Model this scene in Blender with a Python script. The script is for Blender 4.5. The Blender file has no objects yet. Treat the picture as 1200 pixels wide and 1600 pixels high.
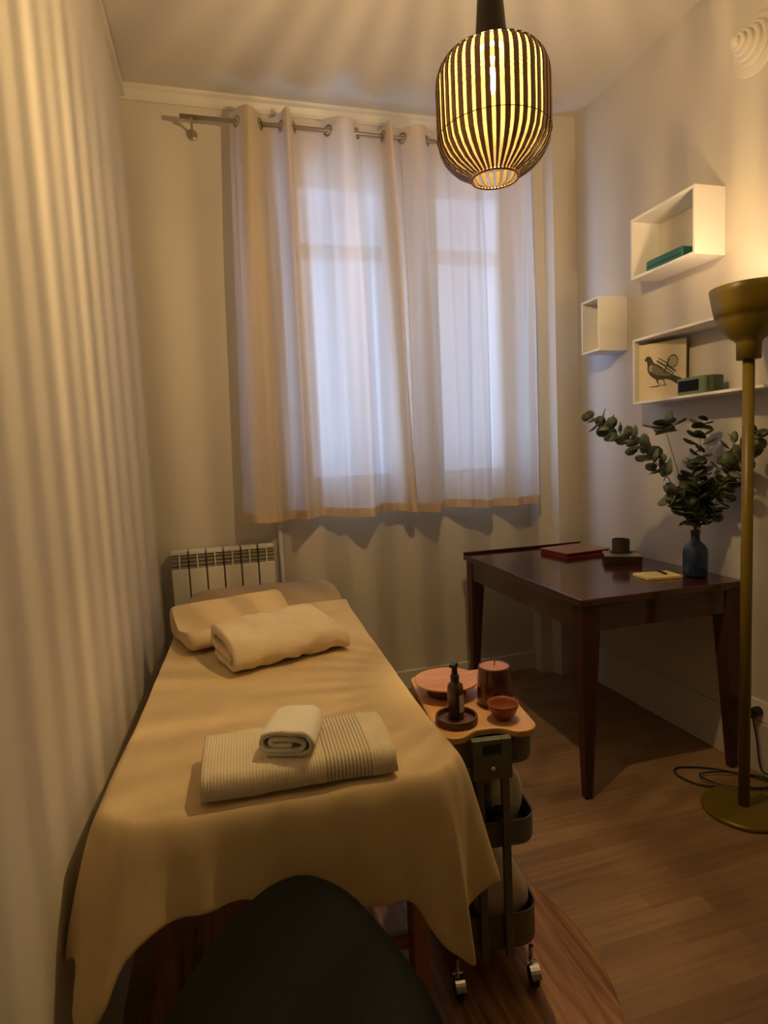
import bpy, bmesh, math, random
from mathutils import Vector, Matrix, noise
random.seed(7)
PI = math.pi
S = bpy.context.scene
COL = S.collection

# ------------------------------------------------------------------ camera
cam_d = bpy.data.cameras.new('camera'); cam = bpy.data.objects.new('camera', cam_d); COL.objects.link(cam)
YAW, PITCH, ROLL, CAM_H = .27619, .097168, -.047792, 1.305
cy, sy, cp, sp, cr, sr = math.cos(YAW), math.sin(YAW), math.cos(PITCH), math.sin(PITCH), math.cos(ROLL), math.sin(ROLL)
Rm = (Matrix(((cr, -sr, 0), (sr, cr, 0), (0, 0, 1))) @ Matrix(((1, 0, 0), (0, cp, -sp), (0, sp, cp)))
      @ Matrix(((1, 0, 0), (0, 0, -1), (0, 1, 0))) @ Matrix(((cy, -sy, 0), (sy, cy, 0), (0, 0, 1))))
rt, dn, fw = Rm[0], Rm[1], Rm[2]
M3 = Matrix((rt, -dn, -fw)).transposed()
cam.matrix_world = Matrix.Translation((0, 0, CAM_H)) @ M3.to_4x4()
cam_d.sensor_fit = 'HORIZONTAL'; cam_d.sensor_width = 36; cam_d.lens = 940 / 1200 * 36
cam_d.clip_start = .05
S.camera = cam
# ------------------------------------------------------------------ light and exposure
W = bpy.data.worlds.new('dusk_sky'); S.world = W; W.use_nodes = True
W.node_tree.nodes['Background'].inputs[0].default_value = (.44, .62, 1.0, 1)
SKY = 5.2
W.node_tree.nodes['Background'].inputs[1].default_value = SKY
FILAMENT = 10300.0          # pendant bulb
UPLIGHT = 285.0            # floor lamp bulb
BULB_COL = (1.0, .66, .285)
S.view_settings.view_transform = 'Standard'; S.view_settings.look = 'None'
S.view_settings.gamma = 1; S.view_settings.use_curve_mapping = False
S.view_settings.exposure = 0.0
S.cycles.use_denoising = True
S.cycles.max_bounces = 8
S.cycles.transparent_max_bounces = 16

# ------------------------------------------------------------------ materials
def mat(name, col, rough=.6, bump=0, bscale=200, var=0, vscale=6, metal=0, coat=0, sheen=0, spec=.5, detail=3):
    m = bpy.data.materials.new(name); m.use_nodes = True
    nt = m.node_tree; b = nt.nodes['Principled BSDF']
    b.inputs['Base Color'].default_value = (*col, 1); b.inputs['Roughness'].default_value = rough
    b.inputs['Metallic'].default_value = metal; b.inputs['Coat Weight'].default_value = coat
    b.inputs['Sheen Weight'].default_value = sheen; b.inputs['Specular IOR Level'].default_value = spec
    b.inputs['Coat Roughness'].default_value = .12
    tc = nt.nodes.new('ShaderNodeTexCoord')
    if var:
        n = nt.nodes.new('ShaderNodeTexNoise'); n.inputs['Scale'].default_value = vscale; n.inputs['Detail'].default_value = 4
        r = nt.nodes.new('ShaderNodeValToRGB')
        r.color_ramp.elements[0].position = .3; r.color_ramp.elements[1].position = .7
        r.color_ramp.elements[0].color = (*[c * (1 - var) for c in col], 1)
        r.color_ramp.elements[1].color = (*[min(1, c * (1 + var)) for c in col], 1)
        nt.links.new(tc.outputs['Object'], n.inputs['Vector']); nt.links.new(n.outputs['Fac'], r.inputs[0])
        nt.links.new(r.outputs[0], b.inputs['Base Color'])
    if bump:
        n = nt.nodes.new('ShaderNodeTexNoise'); n.inputs['Scale'].default_value = bscale; n.inputs['Detail'].default_value = detail
        bp = nt.nodes.new('ShaderNodeBump'); bp.inputs['Strength'].default_value = bump; bp.inputs['Distance'].default_value = .004
        nt.links.new(tc.outputs['Object'], n.inputs['Vector']); nt.links.new(n.outputs['Fac'], bp.inputs['Height'])
        nt.links.new(bp.outputs[0], b.inputs['Normal'])
    return m

def wood(name, c1, c2, rough=.4, scale=(4, 40, 40), coat=0, axis=None):
    m = bpy.data.materials.new(name); m.use_nodes = True
    nt = m.node_tree; b = nt.nodes['Principled BSDF']
    tc = nt.nodes.new('ShaderNodeTexCoord'); mp = nt.nodes.new('ShaderNodeMapping'); mp.inputs['Scale'].default_value = scale
    n = nt.nodes.new('ShaderNodeTexNoise'); n.inputs['Scale'].default_value = 1; n.inputs['Detail'].default_value = 6; n.inputs['Distortion'].default_value = .6
    r = nt.nodes.new('ShaderNodeValToRGB'); r.color_ramp.elements[0].position = .35; r.color_ramp.elements[1].position = .65
    r.color_ramp.elements[0].color = (*c1, 1); r.color_ramp.elements[1].color = (*c2, 1)
    nt.links.new(tc.outputs['Object'], mp.inputs[0]); nt.links.new(mp.outputs[0], n.inputs['Vector'])
    nt.links.new(n.outputs['Fac'], r.inputs[0]); nt.links.new(r.outputs[0], b.inputs['Base Color'])
    b.inputs['Roughness'].default_value = rough; b.inputs['Coat Weight'].default_value = coat; b.inputs['Coat Roughness'].default_value = .15
    return m

def emit(name, col, st):
    m = bpy.data.materials.new(name); m.use_nodes = True; nt = m.node_tree; nt.nodes.clear()
    e = nt.nodes.new('ShaderNodeEmission'); e.inputs[0].default_value = (*col, 1); e.inputs[1].default_value = st
    o = nt.nodes.new('ShaderNodeOutputMaterial'); nt.links.new(e.outputs[0], o.inputs[0]); return m

def sheet(name, col, tcol, transl, transp, bump=0, weave=900):
    """thin cloth: diffuse + translucent + a little straight-through"""
    m = bpy.data.materials.new(name); m.use_nodes = True; nt = m.node_tree; nt.nodes.clear()
    o = nt.nodes.new('ShaderNodeOutputMaterial')
    d = nt.nodes.new('ShaderNodeBsdfDiffuse'); d.inputs[0].default_value = (*col, 1)
    t = nt.nodes.new('ShaderNodeBsdfTranslucent'); t.inputs[0].default_value = (*tcol, 1)
    p = nt.nodes.new('ShaderNodeBsdfTransparent'); p.inputs[0].default_value = (1, 1, 1, 1)
    m1 = nt.nodes.new('ShaderNodeMixShader'); m1.inputs[0].default_value = transl
    m2 = nt.nodes.new('ShaderNodeMixShader'); m2.inputs[0].default_value = transp
    nt.links.new(d.outputs[0], m1.inputs[1]); nt.links.new(t.outputs[0], m1.inputs[2])
    nt.links.new(m1.outputs[0], m2.inputs[1]); nt.links.new(p.outputs[0], m2.inputs[2])
    nt.links.new(m2.outputs[0], o.inputs[0])
    if bump:
        tc = nt.nodes.new('ShaderNodeTexCoord'); mp = nt.nodes.new('ShaderNodeMapping'); mp.inputs['Scale'].default_value = (1, 1, .15)
        n = nt.nodes.new('ShaderNodeTexNoise'); n.inputs['Scale'].default_value = weave; n.inputs['Detail'].default_value = 2
        b = nt.nodes.new('ShaderNodeBump'); b.inputs['Strength'].default_value = bump; b.inputs['Distance'].default_value = .002
        nt.links.new(tc.outputs['Object'], mp.inputs[0]); nt.links.new(mp.outputs[0], n.inputs['Vector'])
        nt.links.new(n.outputs['Fac'], b.inputs['Height']); nt.links.new(b.outputs[0], d.inputs['Normal'])
    return m

def glassy(name, tint, gl=.08, rough=.03):
    """thin clear pane: mostly straight through, a faint mirror"""
    m = bpy.data.materials.new(name); m.use_nodes = True; nt = m.node_tree; nt.nodes.clear()
    o = nt.nodes.new('ShaderNodeOutputMaterial'); t = nt.nodes.new('ShaderNodeBsdfTransparent'); t.inputs[0].default_value = (*tint, 1)
    g = nt.nodes.new('ShaderNodeBsdfGlossy'); g.inputs['Roughness'].default_value = rough
    mx = nt.nodes.new('ShaderNodeMixShader'); mx.inputs[0].default_value = gl
    nt.links.new(t.outputs[0], mx.inputs[1]); nt.links.new(g.outputs[0], mx.inputs[2]); nt.links.new(mx.outputs[0], o.inputs[0])
    return m

def floor_mat():
    m = bpy.data.materials.new('oak_laminate'); m.use_nodes = True; nt = m.node_tree; b = nt.nodes['Principled BSDF']
    tc = nt.nodes.new('ShaderNodeTexCoord')
    br = nt.nodes.new('ShaderNodeTexBrick'); br.inputs['Scale'].default_value = 1
    br.inputs['Brick Width'].default_value = .42; br.inputs['Row Height'].default_value = .066
    br.inputs['Mortar Size'].default_value = .0006; br.inputs['Bias'].default_value = 0; br.offset = .37; br.squash = 1
    br.inputs['Color1'].default_value = (.235, .145, .082, 1); br.inputs['Color2'].default_value = (.33, .212, .122, 1)
    br.inputs['Mortar'].default_value = (.20, .125, .072, 1)
    mp = nt.nodes.new('ShaderNodeMapping'); mp.inputs['Scale'].default_value = (3, 60, 1)
    n = nt.nodes.new('ShaderNodeTexNoise'); n.inputs['Scale'].default_value = 1; n.inputs['Detail'].default_value = 6
    mx = nt.nodes.new('ShaderNodeMixRGB'); mx.blend_type = 'MULTIPLY'; mx.inputs[0].default_value = .5
    r = nt.nodes.new('ShaderNodeValToRGB'); r.color_ramp.elements[0].color = (.55, .5, .45, 1); r.color_ramp.elements[1].color = (1.15, 1.1, 1.05, 1)
    r.color_ramp.elements[0].position = .3; r.color_ramp.elements[1].position = .7
    L = nt.links.new
    L(tc.outputs['Object'], br.inputs['Vector']); L(tc.outputs['Object'], mp.inputs[0]); L(mp.outputs[0], n.inputs['Vector'])
    L(n.outputs['Fac'], r.inputs[0]); L(br.outputs['Color'], mx.inputs[1]); L(r.outputs[0], mx.inputs[2]); L(mx.outputs[0], b.inputs['Base Color'])
    b.inputs['Roughness'].default_value = .42; b.inputs['Specular IOR Level'].default_value = .35
    return m

def ribbed(name, col, x0, n1, n2):
    """towelling with fine ribs across its length; past local x0 a tighter woven band"""
    m = mat(name, col, .95, sheen=.2); nt = m.node_tree; b = nt.nodes['Principled BSDF']; L = nt.links.new
    tc = nt.nodes.new('ShaderNodeTexCoord'); sx = nt.nodes.new('ShaderNodeSeparateXYZ'); L(tc.outputs['Object'], sx.inputs[0])
    def sine(k):
        a = nt.nodes.new('ShaderNodeMath'); a.operation = 'MULTIPLY'; a.inputs[1].default_value = k; L(sx.outputs[0], a.inputs[0])
        s = nt.nodes.new('ShaderNodeMath'); s.operation = 'SINE'; L(a.outputs[0], s.inputs[0]); return s
    s1, s2 = sine(n1), sine(n2)
    g = nt.nodes.new('ShaderNodeMath'); g.operation = 'GREATER_THAN'; g.inputs[1].default_value = x0; L(sx.outputs[0], g.inputs[0])
    g2 = nt.nodes.new('ShaderNodeMath'); g2.operation = 'LESS_THAN'; g2.inputs[1].default_value = x0 + .088; L(sx.outputs[0], g2.inputs[0])
    gg = nt.nodes.new('ShaderNodeMath'); gg.operation = 'MULTIPLY'; L(g.outputs[0], gg.inputs[0]); L(g2.outputs[0], gg.inputs[1])
    mx = nt.nodes.new('ShaderNodeMix'); L(gg.outputs[0], mx.inputs[0]); L(s1.outputs[0], mx.inputs[2]); L(s2.outputs[0], mx.inputs[3])
    no = nt.nodes.new('ShaderNodeTexNoise'); no.inputs['Scale'].default_value = 260; L(tc.outputs['Object'], no.inputs['Vector'])
    ad = nt.nodes.new('ShaderNodeMath'); ad.operation = 'ADD'; L(mx.outputs[0], ad.inputs[0])
    mm = nt.nodes.new('ShaderNodeMath'); mm.operation = 'MULTIPLY'; mm.inputs[1].default_value = 2.5; L(no.outputs['Fac'], mm.inputs[0]); L(mm.outputs[0], ad.inputs[1])
    bp = nt.nodes.new('ShaderNodeBump'); bp.inputs['Strength'].default_value = .32; bp.inputs['Distance'].default_value = .003
    L(ad.outputs[0], bp.inputs['Height']); L(bp.outputs[0], b.inputs['Normal'])
    # the band is woven from two yarns
    th = nt.nodes.new('ShaderNodeMath'); th.operation = 'LESS_THAN'; th.inputs[1].default_value = -.15; L(s2.outputs[0], th.inputs[0])
    dk = nt.nodes.new('ShaderNodeMath'); dk.operation = 'MULTIPLY'; L(th.outputs[0], dk.inputs[0]); L(gg.outputs[0], dk.inputs[1])
    cm = nt.nodes.new('ShaderNodeMixRGB'); L(dk.outputs[0], cm.inputs[0])
    cm.inputs[1].default_value = (*col, 1); cm.inputs[2].default_value = (*[c * .55 for c in col], 1)
    L(cm.outputs[0], b.inputs['Base Color'])
    return m

M = {}
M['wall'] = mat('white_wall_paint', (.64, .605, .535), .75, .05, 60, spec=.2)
M['wall_grey'] = mat('right_wall_grey', (.55, .525, .485), .75, .05, 60, spec=.2)  # right wall and its baseboard, a step greyer than the other walls
M['ceiling'] = mat('white_ceiling_paint', (.60, .57, .51), .8, .05, 40, spec=.2)
M['rear'] = mat('rear_wall_darkened', (.14, .12, .10), .9)  # unseen rear wall, darkened to cut the light it bounces back
M['trim'] = mat('white_gloss_paint', (.68, .655, .61), .4)
M['floor'] = floor_mat()
M['white_lacquer'] = mat('white_lacquer', (.82, .81, .79), .45)
M['radiator'] = mat('radiator_enamel', (.72, .69, .63), .4)
M['grille'] = mat('grey_grille', (.33, .305, .26), .5)
M['slot'] = mat('dark_recess', (.06, .055, .05), .8)
M['steel'] = mat('brushed_steel', (.42, .38, .35), .35, metal=1)
M['chrome'] = mat('chrome', (.8, .8, .8), .15, metal=1)
M['curtain'] = sheet('linen_curtain', (.79, .665, .50), (.74, .66, .55), .42, .030, .25)
M['hem'] = sheet('linen_hem', (.76, .62, .44), (.70, .55, .38), .25, .0, .25)
M['mahogany'] = wood('mahogany', (.032, .0085, .0065), (.060, .017, .012), .13, (3, 30, 30), coat=.3)
M['mahogany_leg'] = wood('mahogany_leg', (.032, .0085, .0065), (.055, .015, .011), .35, (30, 30, 3))
M['olive'] = mat('mustard_enamel', (.140, .098, .010), .38, spec=.4)
M['olive_in'] = mat('white_enamel', (.8, .78, .7), .5)
M['trolley'] = mat('grey_green_enamel', (.11, .115, .075), .42)
M['bamboo'] = wood('bamboo_board', (.50, .27, .10), (.60, .34, .14), .4, (30, 4, 30))
M['blanket'] = mat('tan_fleece', (.68, .525, .295), .95, .30, 800, .05, 14, sheen=.15, detail=6)
M['sheet'] = mat('tan_cotton_sheet', (.46, .335, .19), .9, .15, 120)
M['pillowc'] = mat('tan_pillow_cover', (.68, .53, .315), .85, .1, 200)
M['towel_cream'] = mat('cream_terry', (.84, .70, .48), .95, .6, 300, sheen=.25)
M['towel_rib'] = ribbed('ribbed_terry', (.76, .66, .46), .045, 2 * PI / .0058, 2 * PI / .0070)
M['towel_white'] = mat('white_terry', (.88, .85, .72), .95, .5, 300, sheen=.25)
M['bedwood'] = wood('beech_frame', (.24, .10, .035), (.34, .155, .055), .4, (30, 30, 3))
M['stool'] = mat('dark_green_vinyl', (.0040, .0052, .0032), .65, .2, 400, spec=.12)
M['black'] = mat('black_plastic', (.012, .012, .012), .4)
M['rubber'] = mat('black_rubber', (.01, .01, .01), .6)
M['darkcap'] = mat('dark_stained_cap', (.018, .012, .008), .5)
M['slat'] = wood('dark_bamboo_slat', (.30, .155, .07), (.40, .215, .10), .45, (30, 30, 3))
M['lining'] = sheet('glow_lining_sheet', (.080, .060, .028), (.080, .060, .028), .5, .60)  # added lining, coloured to give the slat gaps an even yellow glow
M['slat_in'] = mat('dimmed_inner_bamboo', (.022, .0160, .0065), .7, spec=.0)  # slat insides and edges darkened so the bulb-lit glow does not burn out
M['filament'] = emit('glowing_filament', BULB_COL, FILAMENT)
M['uplight'] = emit('glowing_uplight', (1.0, .64, .33), UPLIGHT)
M['bulbglass'] = glassy('bulb_glass', (1, 1, 1), .05)
M['pane'] = glassy('window_pane', (.93, .96, 1.0), .06)
M['brass'] = mat('brass', (.5, .34, .12), .3, metal=1)
M['teal'] = mat('teal_cover', (.025, .16, .15), .5, .1, 90)
M['clock'] = mat('green_clock_case', (.13, .20, .10), .45)
M['clock_dark'] = mat('dark_green_clock_end', (.06, .08, .05), .6)
M['screen'] = mat('black_display', (.004, .004, .004), .3, spec=.15)
M['tile'] = mat('cream_tile', (.66, .58, .42), .25, coat=.4, var=.05, vscale=20)
M['ink1'] = mat('ink_dark', (.05, .042, .032), .4)
M['ink2'] = mat('ink_mid', (.17, .145, .11), .4)
M['ink3'] = mat('ink_light', (.38, .33, .25), .4)
M['vase'] = None
M['leaf'] = mat('eucalyptus_leaf', (.060, .082, .046), .55, var=.4, vscale=25)
M['leafl'] = mat('eucalyptus_leaf_pale', (.13, .155, .095), .55, var=.25, vscale=25)
M['stem'] = mat('eucalyptus_stem', (.11, .065, .04), .6)
M['book'] = mat('book_cover', (.30, .165, .115), .35)
M['book_red'] = mat('red_leather', (.19, .018, .02), .45)
M['box'] = mat('dark_stained_box', (.035, .016, .011), .35)
M['stand_top'] = mat('grey_stand_top', (.22, .19, .16), .25)
M['cup'] = mat('smoked_green_cup', (.055, .05, .03), .35)
M['paper'] = mat('yellow_paper', (.75, .66, .28), .7)
M['amber'] = mat('amber_glass', (.055, .028, .008), .15, coat=.5)
M['darkwood'] = wood('dark_turned_wood', (.07, .026, .013), (.11, .042, .021), .4, (6, 40, 40))
M['platewood'] = wood('orange_turned_wood', (.50, .22, .09), (.60, .29, .12), .35, (6, 40, 40))
M['terracotta'] = mat('terracotta_glaze', (.26, .075, .035), .3)
M['candle_glass'] = mat('brown_candle_jar', (.085, .026, .013), .2, coat=.4)
M['wax'] = mat('pink_brown_wax', (.40, .17, .12), .5)
M['label'] = mat('white_label', (.7, .66, .55), .6)
M['matwood'] = wood('round_oak_mat', (.150, .066, .018), (.40, .195, .068), .45, (55, 4, 30))
M['socket'] = mat('white_socket', (.8, .78, .74), .35)
M['ribbed_shape'] = mat('white_ribbed_shape', (.60, .57, .52), .5)
M['bagcloth'] = mat('pink_white_cloth', (.72, .60, .50), .9, .3, 120)

def vase_mat():
    m = bpy.data.materials.new('blue_glass'); m.use_nodes = True; b = m.node_tree.nodes['Principled BSDF']
    b.inputs['Base Color'].default_value = (.065, .115, .28, 1); b.inputs['Transmission Weight'].default_value = .7
    b.inputs['Roughness'].default_value = .06; b.inputs['IOR'].default_value = 1.45
    return m
M['vase'] = vase_mat()

# ------------------------------------------------------------------ helpers
def obj(name, bm, m, parent=None, smooth=False, bevel=0, seg=2, sub=0, solid=0):
    me = bpy.data.meshes.new(name)
    bmesh.ops.recalc_face_normals(bm, faces=bm.faces[:])
    bm.to_mesh(me); bm.free()
    o = bpy.data.objects.new(name, me); COL.objects.link(o)
    for mm in (m if isinstance(m, (list, tuple)) else [m]): me.materials.append(mm)
    if smooth:
        for p in me.polygons: p.use_smooth = True
    if solid:
        s = o.modifiers.new('solid', 'SOLIDIFY'); s.thickness = solid; s.offset = -1
    if bevel:
        b = o.modifiers.new('bevel', 'BEVEL'); b.width = bevel; b.segments = seg; b.limit_method = 'ANGLE'; b.angle_limit = math.radians(40)
    if sub:
        s = o.modifiers.new('sub', 'SUBSURF'); s.levels = sub; s.render_levels = sub
    if parent: o.parent = parent
    return o

def tag(o, label=None, cat=None, group=None, kind=None):
    if label: o['label'] = label
    if cat: o['category'] = cat
    if group: o['group'] = group
    if kind: o['kind'] = kind
    return o

def thing(name, label, cat, loc=(0, 0, 0), rz=0, group=None):
    o = bpy.data.objects.new(name, None); COL.objects.link(o); o.empty_display_size = .05
    o.location = loc; o.rotation_euler = (0, 0, rz)
    return tag(o, label, cat, group)

def struct(name, bm, m, label, cat, parent=None, **k):
    o = obj(name, bm, m, parent, **k)
    if not parent: tag(o, label, cat, kind='structure')
    return o

def add_box(bm, lo, hi, mi=0):
    vs = [bm.verts.new((x, y, z)) for x in (lo[0], hi[0]) for y in (lo[1], hi[1]) for z in (lo[2], hi[2])]
    for f in ((0, 1, 3, 2), (4, 6, 7, 5), (0, 4, 5, 1), (2, 3, 7, 6), (0, 2, 6, 4), (1, 5, 7, 3)):
        bm.faces.new([vs[i] for i in f]).material_index = mi
    return vs

def box(lo, hi):
    bm = bmesh.new(); add_box(bm, lo, hi); return bm

def add_prism(bm, poly, z0, z1):
    a = [bm.verts.new((p[0], p[1], z0)) for p in poly]; b = [bm.verts.new((p[0], p[1], z1)) for p in poly]
    n = len(poly)
    bm.faces.new(a[::-1]); bm.faces.new(b)
    for i in range(n): bm.faces.new((a[i], a[(i + 1) % n], b[(i + 1) % n], b[i]))

def add_lathe(bm, prof, seg=40, c=(0, 0, 0), mi=0, cap0=True, cap1=True, mtx=None):
    rings = []
    for r, z in prof:
        ring = []
        for k in range(seg):
            a = 2 * PI * k / seg
            v = Vector((r * math.cos(a), r * math.sin(a), z))
            if mtx: v = mtx @ v
            ring.append(bm.verts.new(v + Vector(c)))
        rings.append(ring)
    for i in range(len(rings) - 1):
        for k in range(seg):
            f = bm.faces.new((rings[i][k], rings[i][(k + 1) % seg], rings[i + 1][(k + 1) % seg], rings[i + 1][k])); f.material_index = mi
    if cap0: bm.faces.new(rings[0][::-1]).material_index = mi
    if cap1: bm.faces.new(rings[-1]).material_index = mi

def lathe(prof, seg=40, c=(0, 0, 0), **k):
    bm = bmesh.new(); add_lathe(bm, prof, seg, c, **k); return bm

def add_tube(bm, pts, r, seg=8, caps=True):
    pts = [Vector(p) for p in pts]; n = len(pts)
    rs = r if isinstance(r, (list, tuple)) else [r] * n
    up = None; rings = []
    for i, p in enumerate(pts):
        t = (pts[min(i + 1, n - 1)] - pts[max(i - 1, 0)]).normalized()
        if up is None:
            up = Vector((0, 0, 1)) if abs(t.z) < .9 else Vector((1, 0, 0))
        x = t.cross(up)
        if x.length < 1e-6: x = t.orthogonal()
        x.normalize(); y = x.cross(t).normalized(); up = y
        rings.append([bm.verts.new(p + (x * math.cos(2 * PI * k / seg) + y * math.sin(2 * PI * k / seg)) * rs[i]) for k in range(seg)])
    for i in range(n - 1):
        for k in range(seg):
            bm.faces.new((rings[i][k], rings[i][(k + 1) % seg], rings[i + 1][(k + 1) % seg], rings[i + 1][k]))
    if caps: bm.faces.new(rings[0][::-1]); bm.faces.new(rings[-1])

def tube(pts, r, seg=8):
    bm = bmesh.new(); add_tube(bm, pts, r, seg); return bm

def smooth_path(P, n=8):
    """Catmull-Rom through P"""
    P = [Vector(p) for p in P]; out = []
    for i in range(len(P) - 1):
        p0, p1, p2, p3 = P[max(i - 1, 0)], P[i], P[i + 1], P[min(i + 2, len(P) - 1)]
        for k in range(n):
            t = k / n
            out.append(.5 * ((2 * p1) + (p2 - p0) * t + (2 * p0 - 5 * p1 + 4 * p2 - p3) * t * t + (3 * p1 - p0 - 3 * p2 + p3) * t ** 3))
    out.append(P[-1]); return out

def rrect(x0, y0, x1, y1, r, seg=6):
    out = []
    for cx, cy_, a0 in ((x1 - r, y1 - r, 0), (x0 + r, y1 - r, PI / 2), (x0 + r, y0 + r, PI), (x1 - r, y0 + r, 3 * PI / 2)):
        for k in range(seg + 1):
            a = a0 + PI / 2 * k / seg; out.append((cx + r * math.cos(a), cy_ + r * math.sin(a)))
    return out

def sstep(x, a, b):
    t = max(0, min(1, (x - a) / (b - a))); return t * t * (3 - 2 * t)

def add_torus(bm, R, r, c=(0, 0, 0), mtx=None, seg=28, s2=8):
    rings = []
    for i in range(seg):
        a = 2 * PI * i / seg; ring = []
        for j in range(s2):
            b = 2 * PI * j / s2
            v = Vector(((R + r * math.cos(b)) * math.cos(a), (R + r * math.cos(b)) * math.sin(a), r * math.sin(b)))
            if mtx: v = mtx @ v
            ring.append(bm.verts.new(v + Vector(c)))
        rings.append(ring)
    for i in range(seg):
        for j in range(s2):
            bm.faces.new((rings[i][j], rings[(i + 1) % seg][j], rings[(i + 1) % seg][(j + 1) % s2], rings[i][(j + 1) % s2]))

# ------------------------------------------------------------------ the room
CEIL = 3.01; YB = 3.09; YF = -1.7; XR = 1.97
def xl(y): return -.268 - .0156 * (YB - y)          # the left wall runs very slightly out of square
WX0, WX1, WZ0, WZ1 = .42, 1.735, 1.10, 2.77          # window opening
struct('floor', box((-.7, YF - .2, -.1), (2.3, YB + .35, 0)), M['floor'], 'oak laminate floor laid in strips', 'floor')
struct('ceiling', box((-.7, YF - .2, CEIL), (2.3, YB + .35, CEIL + .1)), M['ceiling'], 'plain white ceiling', 'ceiling')
bm = bmesh.new()
add_prism(bm, [(xl(YF - .1), YF - .1), (xl(YB + .3), YB + .3), (xl(YB) - .15, YB + .3), (xl(YF) - .15, YF - .1)], 0, CEIL)
struct('wall_left', bm, M['wall'], 'white wall on the left', 'wall')
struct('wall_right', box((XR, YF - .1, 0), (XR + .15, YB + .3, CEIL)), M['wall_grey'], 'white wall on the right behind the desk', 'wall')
bm = bmesh.new()
add_box(bm, (-.36, YB, 0), (WX0, YB + .26, CEIL)); add_box(bm, (WX1, YB, 0), (2.0, YB + .26, CEIL))
add_box(bm, (WX0, YB, 0), (WX1, YB + .26, WZ0)); add_box(bm, (WX0, YB, WZ1), (WX1, YB + .26, CEIL))
struct('wall_back', bm, M['wall'], 'white wall around the window', 'wall')
struct('wall_front', box((-.7, YF - .15, 0), (2.2, YF, CEIL)), M['rear'], 'wall behind the viewer', 'wall')
# stepped pilaster in the far right corner
bm = bmesh.new()
add_prism(bm, [(1.755, YB), (1.755, 3.005), (1.818, 2.99), (1.832, 2.918), (XR, 2.918), (XR, YB)], 0, CEIL)
struct('trim_1', bm, M['wall'], 'stepped white pilaster in the far right corner', 'pilaster')
bm = bmesh.new()
prof = [(0, -.055), (.010, -.055), (.014, -.040), (.026, -.018), (.040, -.010), (.044, 0), (0, 0)]
xa, xb = xl(YB), 1.755
A_ = [bm.verts.new((xa, YB - d, CEIL + z)) for d, z in prof]; B_ = [bm.verts.new((xb, YB - d, CEIL + z)) for d, z in prof]
for i in range(len(prof) - 1): bm.faces.new((A_[i], B_[i], B_[i + 1], A_[i + 1]))
bm.faces.new(A_); bm.faces.new(B_[::-1])
struct('trim_2', bm, M['trim'], 'thin moulding under the ceiling above the curtains', 'moulding')
bm = bmesh.new()
add_prism(bm, [(xl(YF), YF), (xl(YB), YB), (xl(YB) + .018, YB), (xl(YF) + .018, YF)], CEIL - .045, CEIL - .008)
struct('trim_3', bm, M['trim'], 'thin moulding along the top of the left wall', 'moulding')
struct('baseboard_back', box((xl(YB), YB - .016, 0), (1.755, YB, .105)), M['trim'], 'white baseboard under the window', 'baseboard', bevel=.005)
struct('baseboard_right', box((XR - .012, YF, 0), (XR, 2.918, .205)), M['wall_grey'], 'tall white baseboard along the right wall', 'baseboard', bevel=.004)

# window
wn = thing('window_1', 'white two-leaf casement window behind the curtains', 'window', (0, 0, 0)); wn['kind'] = 'structure'
bm = bmesh.new(); y0, y1 = YB + .08, YB + .14
add_box(bm, (WX0, y0, WZ0), (WX0 + .07, y1, WZ1)); add_box(bm, (WX1 - .05, y0, WZ0), (WX1, y1, WZ1))
add_box(bm, (WX0 + .07, y0, WZ0), (WX1 - .05, y1, WZ0 + .06)); add_box(bm, (WX0 + .07, y0, WZ1 - .06), (WX1 - .05, y1, WZ1))
add_box(bm, (1.06, y0, WZ0 + .06), (1.10, y1, WZ1 - .06))
obj('window_frame', bm, M['trim'], wn, bevel=.004)
for xa, xb in ((WX0 + .073, 1.057), (1.103, WX1 - .053)):
    bm = bmesh.new(); z0, z1 = WZ0 + .063, WZ1 - .063; w = .055
    ya, yb = y0 + .005, y1 - .015
    add_box(bm, (xa, ya, z0), (xa + .03, yb, z1)); add_box(bm, (xb - .09 if xa < 1 else xb - .03, ya, z0), (xb, yb, z1)); 
    if xa > 1: add_box(bm, (xa, ya, z0), (xa + .165, yb, z1))
    add_box(bm, (xa + .03, ya, z0), (xb - .03, yb, z0 + .03)); add_box(bm, (xa + .03, ya, z1 - .03), (xb - .03, yb, z1)); add_box(bm, (xa + .03, ya, 2.325), (xb - .03, yb, 2.395))
    c = obj('casement', bm, M['trim'], wn, bevel=.003)
    obj('glass_pane', box((xa + .01, yb - .012, z0 + .01), (xb - .01, yb - .008, z1 - .01)), M['pane'], c)
obj('window_sill', box((WX0, YB - .012, WZ0 - .025), (WX1, YB + .26, WZ0)), M['trim'], wn, bevel=.004)

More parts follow.
